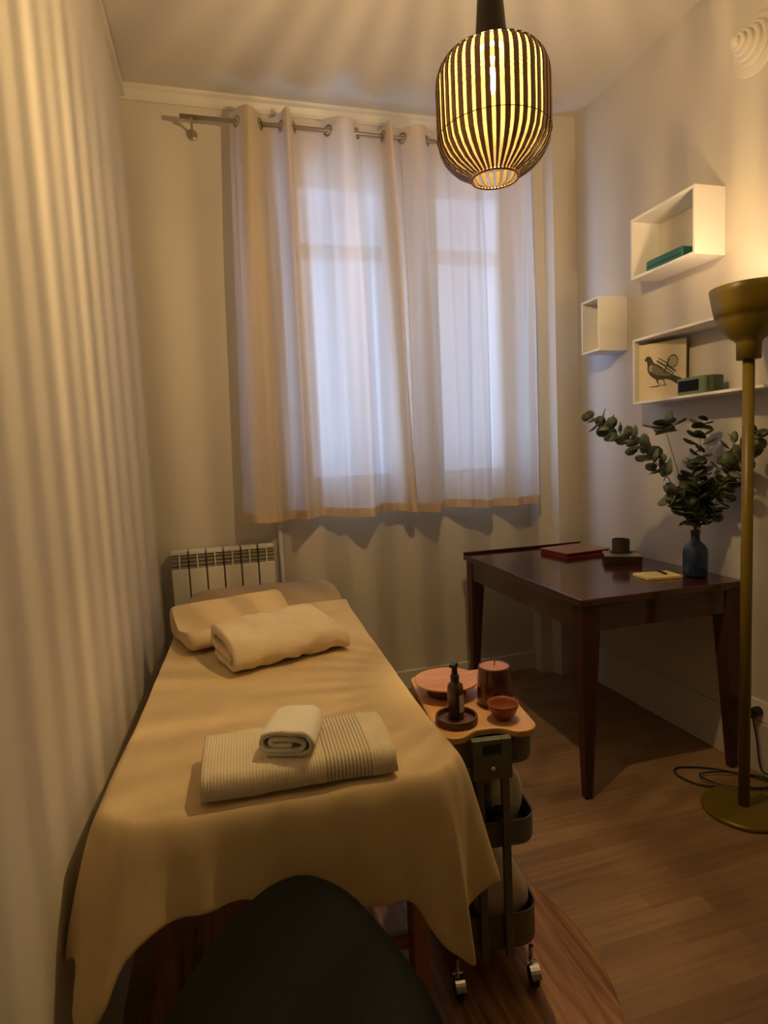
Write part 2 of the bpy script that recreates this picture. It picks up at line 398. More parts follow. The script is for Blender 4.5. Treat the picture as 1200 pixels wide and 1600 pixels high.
# ------------------------------------------------------------------ curtains
YR = 2.94; ZR = 2.833
def curtain(ctrl, bot, zbot, label, seedv):
    """ctrl: (x, offset) at the rod; bot: matching x at the hem"""
    t = thing('curtain', label, 'curtain', ((ctrl[0][0] + ctrl[-1][0]) / 2, YR, zbot[0]), group='linen curtain panels')
    ox, oy, oz = t.location
    P = smooth_path([(x, d * 1.2, 0) for x, d in ctrl], 14); n = len(P)
    x0, x1 = ctrl[0][0], ctrl[-1][0]
    ztop = ZR + .052; rows = 46
    def pt(i, u):                                    # u 0 top .. 1 hem
        x, d = P[i].x, P[i].y; s = (x - x0) / (x1 - x0)
        xb = bot[0] + (bot[1] - bot[0]) * s
        X = x + (xb - x) * u ** .9
        amp = 1 - .12 * u
        wob = .018 * noise.noise((X * 7 + seedv, u * 1.6, seedv)) * u + .024 * math.sin(X * 43 + seedv + u * 1.5) * sstep(u, .05, .5) + .006 * math.sin(X * 97 + seedv * 3) * sstep(u, .02, .3)
        ztopi = ztop + .012 * math.cos(s * 23)
        zb = zbot[0] + (zbot[1] - zbot[0]) * s + .006 * math.sin(X * 16)
        return Vector((X - ox, d * amp + wob, ztopi + (zb - ztopi) * u - oz))
    bm = bmesh.new(); V = [[bm.verts.new(pt(i, r / rows)) for i in range(n)] for r in range(rows + 1)]
    for r in range(rows):
        for i in range(n - 1): bm.faces.new((V[r][i], V[r][i + 1], V[r + 1][i + 1], V[r + 1][i]))
    fb = obj('fabric', bm, M['curtain'], t, smooth=True)
    bm = bmesh.new(); u0 = 1 - .042 / 1.85; V = []
    for u in (u0, (u0 + 1) / 2, 1.0):
        V.append([bm.verts.new(pt(i, u) + Vector((0, -.0025, 0))) for i in range(n)])
    for r in range(2):
        for i in range(n - 1): bm.faces.new((V[r][i], V[r][i + 1], V[r + 1][i + 1], V[r + 1][i]))
    obj('hem', bm, M['hem'], fb, smooth=True)
    for i in range(n - 1):                           # an eyelet wherever the cloth crosses the rod
        a, b = P[i], P[i + 1]
        if a.y == 0 or a.y * b.y < 0:
            tg = (b - a).normalized(); nx = Vector((-tg.y, tg.x, 0))
            mt = Matrix((Vector(tg), Vector((0, 0, 1)), nx)).transposed()
            bm = bmesh.new(); add_torus(bm, .022, .0045, (a.x - ox, a.y, ZR - oz), mt)
            obj('eyelet', bm, M['steel'], t, smooth=True)
    return t
LC = [(.20, .045), (.225, .02), (.228, 0), (.28, -.055), (.332, 0), (.345, .03), (.385, .05), (.415, .03), (.428, 0), (.452, -.055), (.484, 0), (.52, .04), (.57, .05), (.62, .035), (.648, 0), (.715, -.055), (.786, 0), (.82, .04), (.87, .05), (.905, .03), (.918, 0), (.925, -.05), (.94, -.062), (.955, -.03)]
curtain(LC, (.135, 1.012), (1.005, .998), 'left linen curtain panel with its hemmed inner edge overlapping the other panel', 2.0)
RC = [(.955, .03), (.985, .04), (1.008, .02), (1.018, 0), (1.08, -.05), (1.145, 0), (1.165, .035), (1.21, .05), (1.255, .035), (1.278, 0), (1.36, -.05), (1.43, 0), (1.455, .035), (1.50, .05), (1.545, .03), (1.562, 0), (1.62, -.05), (1.67, -.045), (1.70, -.02), (1.722, .0)]
curtain(RC, (.97, 1.705), (1.0, .99), 'right linen curtain panel hanging behind the pendant lamp', 5.3)
rod = thing('curtain_rod', 'dark steel curtain rod across the top of the window', 'curtain rod', (.85, YR, ZR))
bm = bmesh.new(); add_tube(bm, [(-.87, 0, 0), (.885, 0, 0)], .0095, 14); obj('rod', bm, M['steel'], rod, smooth=True)
for x in (-.82, .09, .83):
    bm = bmesh.new()
    add_tube(bm, [(x, .148, -.004), (x, .03, -.004), (x, .004, -.004)], .006, 10)
    add_lathe(bm, [(.024, 0), (.024, .006), (.018, .010)], 20, (x, .149, -.004), mtx=Matrix.Rotation(PI / 2, 3, 'X'))
    add_box(bm, (x - .006, -.011, -.021), (x + .006, .011, -.0095))
    obj('bracket', bm, M['steel'], rod)

# ------------------------------------------------------------------ radiator
ra = thing('radiator', 'white six-section aluminium radiator under the left end of the window', 'radiator', (.03, 3.03, .1))
RX0, RX1, n = -.215, .275, 6; w = (RX1 - RX0) / n
ox, oy, oz = ra.location; RZ = .885 - oz
bmb, bms = bmesh.new(), bmesh.new()
for k in range(n):
    a, b = RX0 + k * w - ox, RX0 + (k + 1) * w - ox
    bm = bmesh.new()
    add_box(bm, (a + .003, -.048, 0), (b - .003, -.036, RZ - .085))                    # face plate
    add_box(bm, (a + .003, -.040, RZ - .018), (b - .003, .03, RZ))                    # top
    m_ = (a + b) / 2
    add_box(bm, (m_ - .0035, -.046, RZ - .087), (m_ + .0035, -.0365, RZ - .016))
    add_box(bm, (m_ - .012, -.036, 0), (m_ + .012, .02, RZ - .090))
    sc = obj('section', bm, M['radiator'], ra, bevel=.004)
    bm = bmesh.new(); add_box(bm, (a + .004, -.026, RZ - .088), (b - .004, -.018, RZ - .0185))
    for zz in (.026, .044, .062, .080): add_box(bm, (a + .004, -.0355, RZ - zz - .005), (b - .004, -.018, RZ - zz + .003))
    obj('grille', bm, M['grille'], sc)
    if k: add_box(bms, (a - .0012, -.040, .01), (a + .0012, .02, RZ - .004))
obj('section_joint', bms, M['slot'], ra)
bm = bmesh.new()
bm.free()
for z in (.06, RZ - .06):
    bm = bmesh.new(); add_tube(bm, [(RX0 - ox + .01, .0, z), (RX1 - ox - .01, .0, z)], .017, 12)
    for q in (-.165, .165): add_box(bm, (q - .015, .010, z - .01), (q + .015, .056, z + .01))
    obj('header_tube', bm, M['radiator'], ra)
pp = thing('heating_pipe', 'thin white pipe running up the wall beside the radiator', 'pipe', (.315, 3.06, 0))
obj('pipe', tube([(0, 0, 0), (0, 0, 1.09)], .010, 12), M['radiator'], pp, smooth=True)
for z in (.3, .95): obj('pipe_clip', box((-.014, -.012, z), (.014, .03, z + .02)), M['radiator'], pp)

# ------------------------------------------------------------------ massage table
TA = -.055; TO = Vector((.10, 1.067, 0)); TL = 1.86; HW = .331; TZ = .672
def tw(a, t, z):                                      # table frame -> world
    return Vector((TO.x + a * math.cos(TA) - t * math.sin(TA), TO.y + a * math.sin(TA) + t * math.cos(TA), z))
def rise(t): return .034 * sstep(t, 1.25, 1.62)
mt = thing('massage_table', 'padded massage table standing along the left wall with its head at the radiator', 'massage table', (TO.x, TO.y, 0), TA)
bm = bmesh.new()
N = 36; outl = []
for k in range(160):
    a = 2 * PI * k / 160
    c_, s_ = math.cos(a), math.sin(a); e = .16
    outl.append((HW * math.copysign(abs(c_) ** e, c_), TL / 2 + TL / 2 * math.copysign(abs(s_) ** e, s_)))
rings = []
for s, z in ((.90, -.075), (.985, -.072), (1.0, -.055), (1.0, -.02), (.985, -.006), (.95, 0), (.6, .003), (.2, .004)):
    rr = []
    for x, y in outl:
        k = s if s < .9 else 1
        xx = x * k if s < .9 else x - math.copysign(HW * (1 - s), x); yy = (y - TL / 2) * k + TL / 2 if s < .9 else y + (HW * (1 - s) if y < TL / 2 else -HW * (1 - s))
        rr.append(bm.verts.new((xx, yy, TZ + z + rise(yy))))
    rings.append(rr)
for i in range(len(rings) - 1):
    for k in range(160): bm.faces.new((rings[i][k], rings[i][(k + 1) % 160], rings[i + 1][(k + 1) % 160], rings[i + 1][k]))
bm.faces.new(rings[0][::-1]); bm.faces.new(rings[-1])
obj('padded_top', bm, M['sheet'], mt, smooth=True)
bm = bmesh.new()
for x in (-HW + .05, HW - .07): add_box(bm, (x, .06, TZ - .15), (x + .02, TL - .06, TZ - .078))
for y in (.06, TL / 2 - .02, TL / 2 + .02, TL - .08): add_box(bm, (-HW + .07, y, TZ - .15), (HW - .07, y + .02, TZ - .078))
obj('frame', bm, M['bedwood'], mt, bevel=.003)
for x, y, z in ((-HW + .045, .12, .013), (HW - .085, .12, .013), (-HW + .045, TL - .17, 0), (HW - .085, TL - .17, 0)):
    bm = bmesh.new(); add_box(bm, (x, y, z), (x + .04, y + .05, TZ - .08)); obj('leg', bm, M['bedwood'], mt, bevel=.004)
bm = bmesh.new()
add_box(bm, (-HW + .085, .14, .20), (HW - .085, .16, .235))
obj('stretcher', bm, M['bedwood'], mt, bevel=.003)

# blanket lying on it
TB = 1.40                                             # blanket ends this far up the table
hemc = [  # (perimeter parameter, hem point)  p: 0 left head .. 1 left-front corner .. 2 right-front corner .. 3 right head
    (0.00, (-.185, 2.44, .60)), (.25, (-.205, 2.10, .55)), (.5, (-.235, 1.75, .50)), (.78, (-.272, 1.36, .47)), (.90, (-.284, 1.15, .470)),
    (.95, (-.300, 1.055, .478)), (.972, (-.272, 1.035, .50)), (.99, (-.276, .985, .455)), (1.02, (-.266, .955, .420)), (1.05, (-.225, .955, .445)), (1.075, (-.200, .985, .500)), (1.12, (-.146, 1.0, .532)), (1.28, (-.035, 1.018, .537)),
    (1.45, (.08, 1.03, .515)), (1.64, (.205, 1.012, .475)), (1.76, (.297, 1.0, .470)), (1.83, (.335, .995, .408)), (1.91, (.385, .99, .340)), (1.965, (.426, .982, .312)), (1.985, (.420, 1.015, .350)), (2.01, (.428, 1.045, .390)), (2.04, (.488, 1.045, .425)),
    (2.07, (.516, 1.055, .425)), (2.10, (.480, 1.115, .50)), (2.15, (.448, 1.19, .600)), (2.3, (.460, 1.45, .610)), (2.6, (.487, 1.90, .615)), (3.0, (.520, 2.40, .64))]
def hem_pt(p):
    for i in range(len(hemc) - 1):
        if hemc[i][0] <= p <= hemc[i + 1][0]:
            p0, p1, p2, p3 = [Vector(hemc[max(0, min(len(hemc) - 1, j))][1]) for j in (i - 1, i, i + 1, i + 2)]
            t0, t1, t2, t3 = [hemc[max(0, min(len(hemc) - 1, j))][0] for j in (i - 1, i, i + 1, i + 2)]
            h = t2 - t1; t = (p - t1) / h
            m1 = (p2 - p0) / max(t2 - t0, 1e-6) * h; m2 = (p3 - p1) / max(t3 - t1, 1e-6) * h
            return (2 * t ** 3 - 3 * t * t + 1) * p1 + (t ** 3 - 2 * t * t + t) * m1 + (-2 * t ** 3 + 3 * t * t) * p2 + (t ** 3 - t * t) * m2
    return Vector(hemc[-1][1])
def topz(a, t):
    e = .004 * noise.noise((a * 5, t * 3, 1.7)) + .003 * noise.noise((a * 13, t * 9, 4))
    return TZ + .017 + rise(t) + e
NA, NT = 54, 90; IN = .012
cr_ = .03
def edge(p):                                          # top edge in table frame (a, t) and outward normal
    if p < 1:   a, t, n_ = -HW, TB * (1 - p), (-1, 0)
    elif p < 2: a, t, n_ = -HW + 2 * HW * (p - 1), 0, (0, -1)
    else:       a, t, n_ = HW, TB * (p - 2), (1, 0)
    return a, t, n_
bm = bmesh.new()
G = {}
def inner(a, t):                                      # pull in the front corners so that they are round
    k = sstep(abs(a), HW - .07, HW) * (1 - sstep(t, 0, .07))
    return a * (1 - .07 * k), t + .022 * k
for i in range(NA + 1):
    for j in range(NT + 1):
        a = -HW + 2 * HW * i / NA; t = TB * j / NT
        ai, ti = inner(a, t); G[i, j] = bm.verts.new(tw(ai, ti, topz(ai, ti)))
for i in range(NA):
    for j in range(NT): bm.faces.new((G[i, j], G[i + 1, j], G[i + 1, j + 1], G[i, j + 1]))
peri = [((NT - j) / NT, G[0, j]) for j in range(NT, 0, -1)] + [(1 + i / NA, G[i, 0]) for i in range(NA + 1)] + [(2 + j / NT, G[NA, j]) for j in range(1, NT + 1)]
K = 26; rows = []
for p, v in peri:
    B = hem_pt(p); P0 = v.co.copy()
    d = Vector((B.x - P0.x, B.y - P0.y, 0)); 
    a, t, n_ = edge(p); nw = Vector((n_[0] * math.cos(TA) - n_[1] * math.sin(TA), n_[0] * math.sin(TA) + n_[1] * math.cos(TA), 0))
    cornerw = max(0, 1 - abs(p - 1) * 5, 1 - abs(p - 2) * 5)
    if cornerw > 0 and d.length > 1e-4: nw = (nw * (1 - .6 * cornerw) + d.normalized() * .6 * cornerw).normalized()
    sw = .30 + .70 * (sstep(p, .55, .95) if p < 1.5 else 1 - sstep(p, 2.04, 2.16))
    C1 = P0 + nw * .030 * sw - Vector((0, 0, .001)); C2 = P0 + nw * .034 * sw - Vector((0, 0, .05)) + d * .10
    col = [v]
    for k in range(1, K + 1):
        u = k / K
        q = (1 - u) ** 3 * P0 + 3 * (1 - u) ** 2 * u * C1 + 3 * (1 - u) * u * u * C2 + u ** 3 * B
        fold = .007 * math.sin(p * 41 + 1.0) * u * u * (1 if 1 < p < 2 else .5)
        q = q + nw * fold
        lim = xl(q.y) + .004
        if q.x < lim: q.x = lim
        col.append(bm.verts.new(q))
    rows.append(col)
for i in range(len(rows) - 1):
    for k in range(K): bm.faces.new((rows[i][k], rows[i + 1][k], rows[i + 1][k + 1], rows[i][k + 1]))
bl = obj('fleece_blanket', bm, M['blanket'], None, smooth=True, solid=.007, sub=1)
tag(bl, 'tan fleece blanket spread over the massage table and hanging down its front', 'blanket')

# ------------------------------------------------------------------ pillow and towels
def swept(name, prof, L, m, parent, cuts=24, bulge=0, seedv=0, amp=.003, endround=.02, sub=1, taper=None):
    """closed cross-section (y, z) swept along x with rounded ends"""
    bm = bmesh.new(); rings = []
    cy0 = sum(p[0] for p in prof) / len(prof); cz0 = sum(p[1] for p in prof) / len(prof)
    stations = [(-L / 2, .80), (-L / 2 + endround * .25, .93), (-L / 2 + endround, 1)] + [(-L / 2 + endround + (L - 2 * endround) * k / cuts, 1) for k in range(1, cuts)] + [(L / 2 - endround, 1), (L / 2 - endround * .25, .93), (L / 2, .80)]
    for x, s in stations:
        rr = []
        for y, z in prof:
            e = amp * noise.noise((x * 14 + seedv, y * 14, z * 14 + seedv))
            yy = cy0 + (y - cy0) * s; zz = max(0.0005, cz0 + (z - cz0) * s)
            if bulge: zz *= 1 + bulge * math.cos(x / L * PI)
            if taper: zz *= taper(x / L)
            rr.append(bm.verts.new((x, yy + e, max(0.0005, zz + (e if zz > .01 else 0)))))
        rings.append(rr)
    n = len(prof)
    for i in range(len(rings) - 1):
        for k in range(n): bm.faces.new((rings[i][k], rings[i][(k + 1) % n], rings[i + 1][(k + 1) % n], rings[i + 1][k]))
    bm.faces.new(rings[0]); bm.faces.new(rings[-1][::-1])
    return obj(name, bm, m, parent, smooth=True, sub=sub)

def ribbon_towel(name, path, th, L, m, parent, seedv=0, amp=.0025, cuts=30, shift=None):
    """cloth strip of thickness th following the (y, z) path, swept along x: the folds show at the ends"""
    P = smooth_path([(y, z, 0) for y, z in path], 6); n = len(P)
    O, I = [], []
    for i, p in enumerate(P):
        t = (P[min(i + 1, n - 1)] - P[max(i - 1, 0)]).normalized(); nn = Vector((-t.y, t.x, 0))
        O.append(p + nn * th / 2); I.append(p - nn * th / 2)
    loop = O + I[::-1]; bm = bmesh.new(); rings = []
    for c in range(cuts + 1):
        x = -L / 2 + L * c / cuts; rr = []
        e_ = min(c, cuts - c) / cuts
        for q in loop:
            e = amp * noise.noise((x * 11 + seedv, q.x * 16, q.y * 16 + seedv)) + amp * .6 * noise.noise((x * 30, q.x * 30 + seedv, q.y * 40))
            sh = shift(x / L, q) if shift else 0
            rr.append(bm.verts.new((x + (.004 * noise.noise((q.x * 30, q.y * 50, seedv)) if e_ == 0 else 0), q.x + e, max(.0008, q.y + e + sh))))
        rings.append(rr)
    k_ = len(loop)
    for i in range(cuts):
        for k in range(k_): bm.faces.new((rings[i][k], rings[i][(k + 1) % k_], rings[i + 1][(k + 1) % k_], rings[i + 1][k]))
    for R_ in (rings[0], rings[-1]):
        for i in range(n - 1): bm.faces.new((R_[i], R_[i + 1], R_[k_ - 2 - i], R_[k_ - 1 - i]))
    return obj(name, bm, m, parent, smooth=True)

ZT = TZ + .018 + .004                                  # top of the blanket
pl = thing('neck_pillow', 'tan contour neck pillow lying under the cream towel at the head of the table', 'pillow', (.055, 2.155, ZT), math.radians(17))
pprof = [(-.140, .012), (-.146, .035), (-.132, .056), (-.105, .066), (-.07, .062), (-.035, .048), (0, .046), (.035, .062), (.070, .092), (.10, .112), (.128, .110), (.147, .084), (.150, .045), (.142, .012), (.10, .001), (.03, .010), (-.03, .010), (-.09, .001)]
swept('cushion', pprof, .41, M['pillowc'], pl, endround=.012, amp=.002)
t1 = thing('bath_towel', 'folded cream bath towel leaning on the neck pillow at the head end', 'towel', (.172, 1.885, ZT), math.radians(16), 'folded towels on the massage table')
th = .027
path1 = [(.080, .015), (.02, .014), (-.06, .014), (-.092, .018), (-.108, .040), (-.098, .062), (-.06, .080), (.0, .094), (.055, .103), (.090, .098), (.108, .072), (.098, .050), (.07, .045), (.03, .046), (-.03, .044), (-.06, .042)]
ribbon_towel('cloth', path1, th, .37, M['towel_cream'], t1, 1.0, .010, 40, lambda x, q: -(.30 * q.y * sstep(x, .36, .5) + .10 * q.y * sstep(-x, .40, .5)))
t2 = thing('hand_towel', 'ribbed beige towel folded flat near the front edge of the table', 'towel', (.126, 1.165, ZT - .002), math.radians(-3), 'folded towels on the massage table')
th = .013
path2 = [(.070, .009), (0, .008), (-.07, .008), (-.084, .013), (-.080, .022), (-.06, .0235), (.0, .023), (.06, .0235), (.078, .029), (.082, .040), (.070, .0455), (.0, .047), (-.06, .0455), (-.086, .040), (-.096, .022), (-.094, .009)]
ribbon_towel('cloth', path2, th, .362, M['towel_rib'], t2, 3.0, .002, 40)
t3 = thing('face_cloth', 'small white face cloth rolled on top of the ribbed beige towel', 'towel', (.115, 1.155, ZT + .051), math.radians(70), 'folded towels on the massage table')
th = .0085
path3 = [(y * 1.22, z * 1.08) for y, z in [(-.012, .021), (.012, .021), (.022, .025), (.020, .031), (-.0, .0315), (-.022, .030), (-.030, .021), (-.022, .0125), (0, .0115), (.025, .0115), (.036, .020), (.034, .035), (.020, .0415), (-.01, .042), (-.032, .040), (-.042, .025), (-.038, .010), (-.02, .0048), (.03, .0048)]]
ribbon_towel('cloth', path3, th, .118, M['towel_white'], t3, 6.0, .002, 16)

# ------------------------------------------------------------------ round mat and stool
rm = lathe([(.555, 0), (.565, .004), (.565, .010), (.560, .012)], 96)
rm = obj('round_mat', rm, M['matwood'], None); rm.location = (.295, 1.30, 0)
tag(rm, 'round oak-grained mat on the floor under the trolley and table end', 'mat')
st = thing('stool', 'dark green padded stool pushed against the blanket at the front of the table', 'stool', (.045, .60, 0))
out = smooth_path([(-.128, .72, 0), (-.115, .775, 0), (-.075, .85, 0), (-.022, .925, 0), (.028, .982, 0), (.065, 1.003, 0), (.100, 1.006, 0), (.132, .985, 0), (.165, .935, 0), (.195, .86, 0), (.222, .76, 0), (.236, .66, 0), (.225, .53, 0), (.17, .44, 0), (.05, .41, 0), (-.07, .44, 0), (-.128, .53, 0), (-.142, .64, 0), (-.128, .72, 0)], 6)[:-1]
cx, cy_ = .05, .66; bm = bmesh.new(); rings = []
for s, z in ((.80, .515), (.95, .522), (1.0, .545), (1.0, .575), (.96, .598), (.85, .612), (.6, .620), (.3, .622)):
    rr = []
    for p in out:
        dy = p.y - cy_
        rr.append(bm.verts.new((cx + (p.x - cx) * s - .045, cy_ + dy * s - .60, z - .012 * sstep(cy_ + dy * s, .88, 1.01))))
    rings.append(rr)
for i in range(len(rings) - 1):
    for k in range(len(out)): bm.faces.new((rings[i][k], rings[i][(k + 1) % len(out)], rings[i + 1][(k + 1) % len(out)], rings[i + 1][k]))
bm.faces.new(rings[0][::-1]); bm.faces.new(rings[-1])
obj('seat', bm, M['stool'], st, smooth=True, sub=1)
obj('column', lathe([(.030, .02), (.030, .26), (.019, .262), (.019, .50), (.06, .505), (.06, .518)], 24), M['chrome'], st, smooth=False)
obj('base', lathe([(.135, 0), (.135, .010), (.10, .022), (.03, .03)], 40), M['chrome'], st)

# ------------------------------------------------------------------ trolley
TR = math.radians(-8.3)
tr = thing('trolley', 'grey-green three-tier metal trolley with a wooden top beside the massage table', 'trolley', (.594, 1.393, .012), TR)
TWx, TWy = .112, .185
def tray(z0, z1, r=.045):
    bm = bmesh.new(); o_ = rrect(-TWx, -TWy, TWx, TWy, r, 6); n = len(o_); rings = []
    ins = lambda d: rrect(-TWx + d, -TWy + d, TWx - d, TWy - d, max(.01, r - d), 6)
    for d, z in ((.012, z0), (.003, z0 + .006), (0, z0 + .014), (0, z1 - .004), (-.002, z1), (.003, z1), (.003, z0 + .014), (.012, z0 + .008)):
        rings.append([bm.verts.new((x, y, z)) for x, y in ins(d)])
    for i in range(len(rings) - 1):
        for k in range(n): bm.faces.new((rings[i][k], rings[i][(k + 1) % n], rings[i + 1][(k + 1) % n], rings[i + 1][k]))
    bm.faces.new(rings[0][::-1]); bm.faces.new(rings[-1])
    return obj('tray', bm, M['trolley'], tr, smooth=False, bevel=.001)
T3, T2, T1 = tray(.560, .632), tray(.358, .428), tray(.100, .196)
for y in (-TWy - .012, TWy + .012):
    bm = bmesh.new(); s = -1 if y < 0 else 1
    for x in (-.030, .030): add_box(bm, (x - .009, y - .008, .100), (x + .009, y + .008, .615))
    obj('upright', bm, M['trolley'], tr, bevel=.002)
    bm = bmesh.new()
    add_box(bm, (-.046, y - .010, .545), (.046, y + .010, .600)); add_box(bm, (-.046, y - .010, .600), (-.022, y + .010, .640)); add_box(bm, (.022, y - .010, .600), (.046, y + .010, .640)); add_box(bm, (-.022, y - .010, .628), (.022, y + .010, .640))
    hp = obj('handle_plate', bm, M['trolley'], tr, bevel=.002)
    bm = bmesh.new(); add_lathe(bm, [(.006, 0), (.006, .003), (.003, .005)], 14, (0, y + s * .010, .572), mtx=Matrix.Rotation(-s * PI / 2, 3, 'X'))
    obj('screw', bm, M['chrome'], hp, smooth=True)
# bamboo top with a scooped edge at each end
o_ = rrect(-TWx - .006, -TWy - .006, TWx + .006, TWy + .006, .040, 8); pts = []
base = []
def scoop(x): return .030 * math.exp(-(x / .050) ** 4)
nn = 26
for k in range(nn + 1):
    x = -TWx + .034 + (2 * TWx - .068) * k / nn; base.append((x, -TWy - .016 + scoop(x)))
poly = []
arc = lambda cx, cy_, a0, r: [(cx + r * math.cos(a0 + PI / 2 * k / 8), cy_ + r * math.sin(a0 + PI / 2 * k / 8)) for k in range(9)]
r_ = .040; bx, by = TWx + .006, TWy + .016
poly += base + arc(bx - r_, -by + r_, -PI / 2, r_) + arc(bx - r_, by - r_, 0, r_)
poly += [(-x, -y) for x, y in base] + arc(-bx + r_, by - r_, PI / 2, r_) + arc(-bx + r_, -by + r_, PI, r_)
bm = bmesh.new(); add_prism(bm, poly, .634, .650); bmesh.ops.remove_doubles(bm, verts=bm.verts[:], dist=.0004)
obj('wooden_top', bm, M['bamboo'], tr, bevel=.003)
for x in (-TWx + .02, TWx - .02):
    for y in (-TWy + .015, TWy - .015):
        c = obj('caster', lathe([(.006, .056), (.006, .092)], 12, (x, y, 0)), M['chrome'], tr)
        bm = bmesh.new(); R_ = Matrix.Rotation(PI / 2, 3, 'Y')
        add_lathe(bm, [(.020, -.009), (.025, -.006), (.025, .006), (.020, .009)], 28, (x, y - .012, .0255), mtx=R_)
        obj('wheel', bm, M['rubber'], c, smooth=False)
        bm = bmesh.new()
        pth = [(x, y - .012 + .029 * math.cos(a), .0255 + .029 * math.sin(a)) for a in [math.radians(d) for d in range(40, 161, 12)]]
        for i in range(len(pth) - 1):
            p, q = pth[i], pth[i + 1]
            vs = [bm.verts.new((p[0] + sx, p[1], p[2])) for sx in (-.012, .012)] + [bm.verts.new((q[0] + sx, q[1], q[2])) for sx in (.012, -.012)]
            bm.faces.new(vs)
        obj('fork', bm, M['chrome'], c, solid=.002)
def tp(x, y, z):                                      # trolley frame -> world
    return (tr.location.x + x * math.cos(TR) - y * math.sin(TR), tr.location.y + x * math.sin(TR) + y * math.cos(TR), .012 + z)
ZTOP = .650
# things on top (world positions)
pw = thing('wooden_dish', 'orange wooden dish on a dark foot at the back of the trolley top', 'dish', (.562, 1.452, .012 + ZTOP))
obj('foot', lathe([(.050, 0), (.052, .004), (.050, .022), (.040, .028)], 36), M['darkwood'], pw, smooth=True)
obj('bowl', lathe([(.040, .026), (.060, .027), (.084, .034), (.086, .038), (.083, .0385), (.06, .032), (.03, .030), (.002, .0295)], 48), M['platewood'], pw, smooth=True)
rtray = thing('round_tray', 'small dark round wooden tray holding the pump bottle', 'tray', (.518, 1.282, .012 + ZTOP))
rtb = obj('dish', lathe([(.046, 0), (.050, .003), (.050, .018), (.048, .019), (.045, .018), (.044, .006), (.002, .006)], 44), M['darkwood'], rtray, smooth=False, bevel=.001)
bo = thing('pump_bottle', 'amber pump bottle standing in the round tray', 'bottle', (.522, 1.294, .012 + ZTOP + .0062), math.radians(-40))
obj('body', lathe([(.018, 0), (.0195, .002), (.0195, .072), (.0175, .081), (.010, .087), (.0085, .092)], 32), M['amber'], bo, smooth=True)
bm = bmesh.new(); add_lathe(bm, [(.0105, .090), (.0105, .104), (.0075, .106), (.0065, .124), (.009, .126), (.009, .134), (.006, .136)], 24)
add_box(bm, (-.006, -.020, .128), (.006, .0, .135))
obj('pump', bm, M['black'], bo)
bm = bmesh.new()
vs = [[bm.verts.new((.0199 * math.cos(a), .0199 * math.sin(a), z)) for a in [math.radians(-45 + d) for d in range(0, 91, 10)]] for z in (.018, .060)]
for k in range(9): bm.faces.new((vs[0][k], vs[0][k + 1], vs[1][k + 1], vs[1][k]))
obj('label', bm, M['label'], bo, smooth=True)
bw = thing('small_bowl', 'small terracotta bowl at the front right of the trolley top', 'bowl', (.628, 1.258, .012 + ZTOP))
obj('bowl_body', lathe([(.016, 0), (.018, .003), (.030, .016), (.0365, .034), (.0375, .040), (.0355, .040), (.033, .032), (.026, .016), (.012, .008), (.002, .007)], 40), M['terracotta'], bw, smooth=True)
cd = thing('candle', 'large brown jar candle with pink-brown wax on the trolley top', 'candle', (.650, 1.345, .012 + ZTOP))
obj('jar', lathe([(.042, 0), (.045, .004), (.0435, .060), (.040, .094), (.039, .099), (.037, .099), (.038, .09), (.037, .088), (.002, .0875)], 44), M['candle_glass'], cd, smooth=True)
obj('wax', lathe([(.0375, .088), (.0375, .096), (.034, .098), (.002, .0975)], 40), M['wax'], cd, smooth=False)
obj('wick', tube([(0, 0, .097), (.001, 0, .104), (.003, 0, .110)], .0012, 6), M['black'], cd)
# contents of the middle and lower trays
w1 = thing('towel_roll', 'rolled white towel lying in the middle tray of the trolley', 'towel', tp(.058, .01, .367), TR + PI / 2)
swept('cloth', [(.044 * math.cos(2 * PI * k / 20), .081 + .080 * math.sin(2 * PI * k / 20)) for k in range(20)], .26, M['towel_white'], w1, endround=.012, amp=.005)
w2 = thing('towel_roll', 'rolled white towel in the middle tray nearest the massage table', 'towel', tp(-.060, .05, .367), TR + PI / 2)
swept('cloth', [(.034 * math.cos(2 * PI * k / 20), .066 + .065 * math.sin(2 * PI * k / 20)) for k in range(20)], .22, M['towel_white'], w2, endround=.012, amp=.005, seedv=4)
for nme, lab, x, y, r, h, cc in (('oil_bottle', 'black bottle behind the upright in the middle tray', -.012, -.135, .026, .125, 'bottle'), ('black_jar', 'low black jar at the front right of the middle tray', .030, -.150, .026, .072, 'jar')):
    b_ = thing(nme, lab, cc, tp(x, y, .367))
    obj('body', lathe([(r * .92, 0), (r, .004), (r, h * .7), (r * .7, h * .85), (r * .45, h * .9)], 28), M['black'], b_, smooth=True)
    obj('cap', lathe([(r * .55, h * .88), (r * .55, h), (r * .45, h * 1.02)], 20), M['black'], b_, smooth=True)
for nme, lab, x, y, L_, r in (('cloth_bundle', 'crumpled pale cloth stuffed in the lowest tray of the trolley', .03, -.045, .22, .062),):
    b_ = thing(nme, lab, 'cloth', tp(x, y, .1095), TR + PI / 2)
    swept('cloth', [(r * (1 + .12 * math.sin(3 * a)) * math.cos(a), .085 + .085 * math.sin(a)) for a in [2 * PI * k / 24 for k in range(24)]], L_, M['bagcloth'], b_, endround=.03, amp=.022, seedv=9)

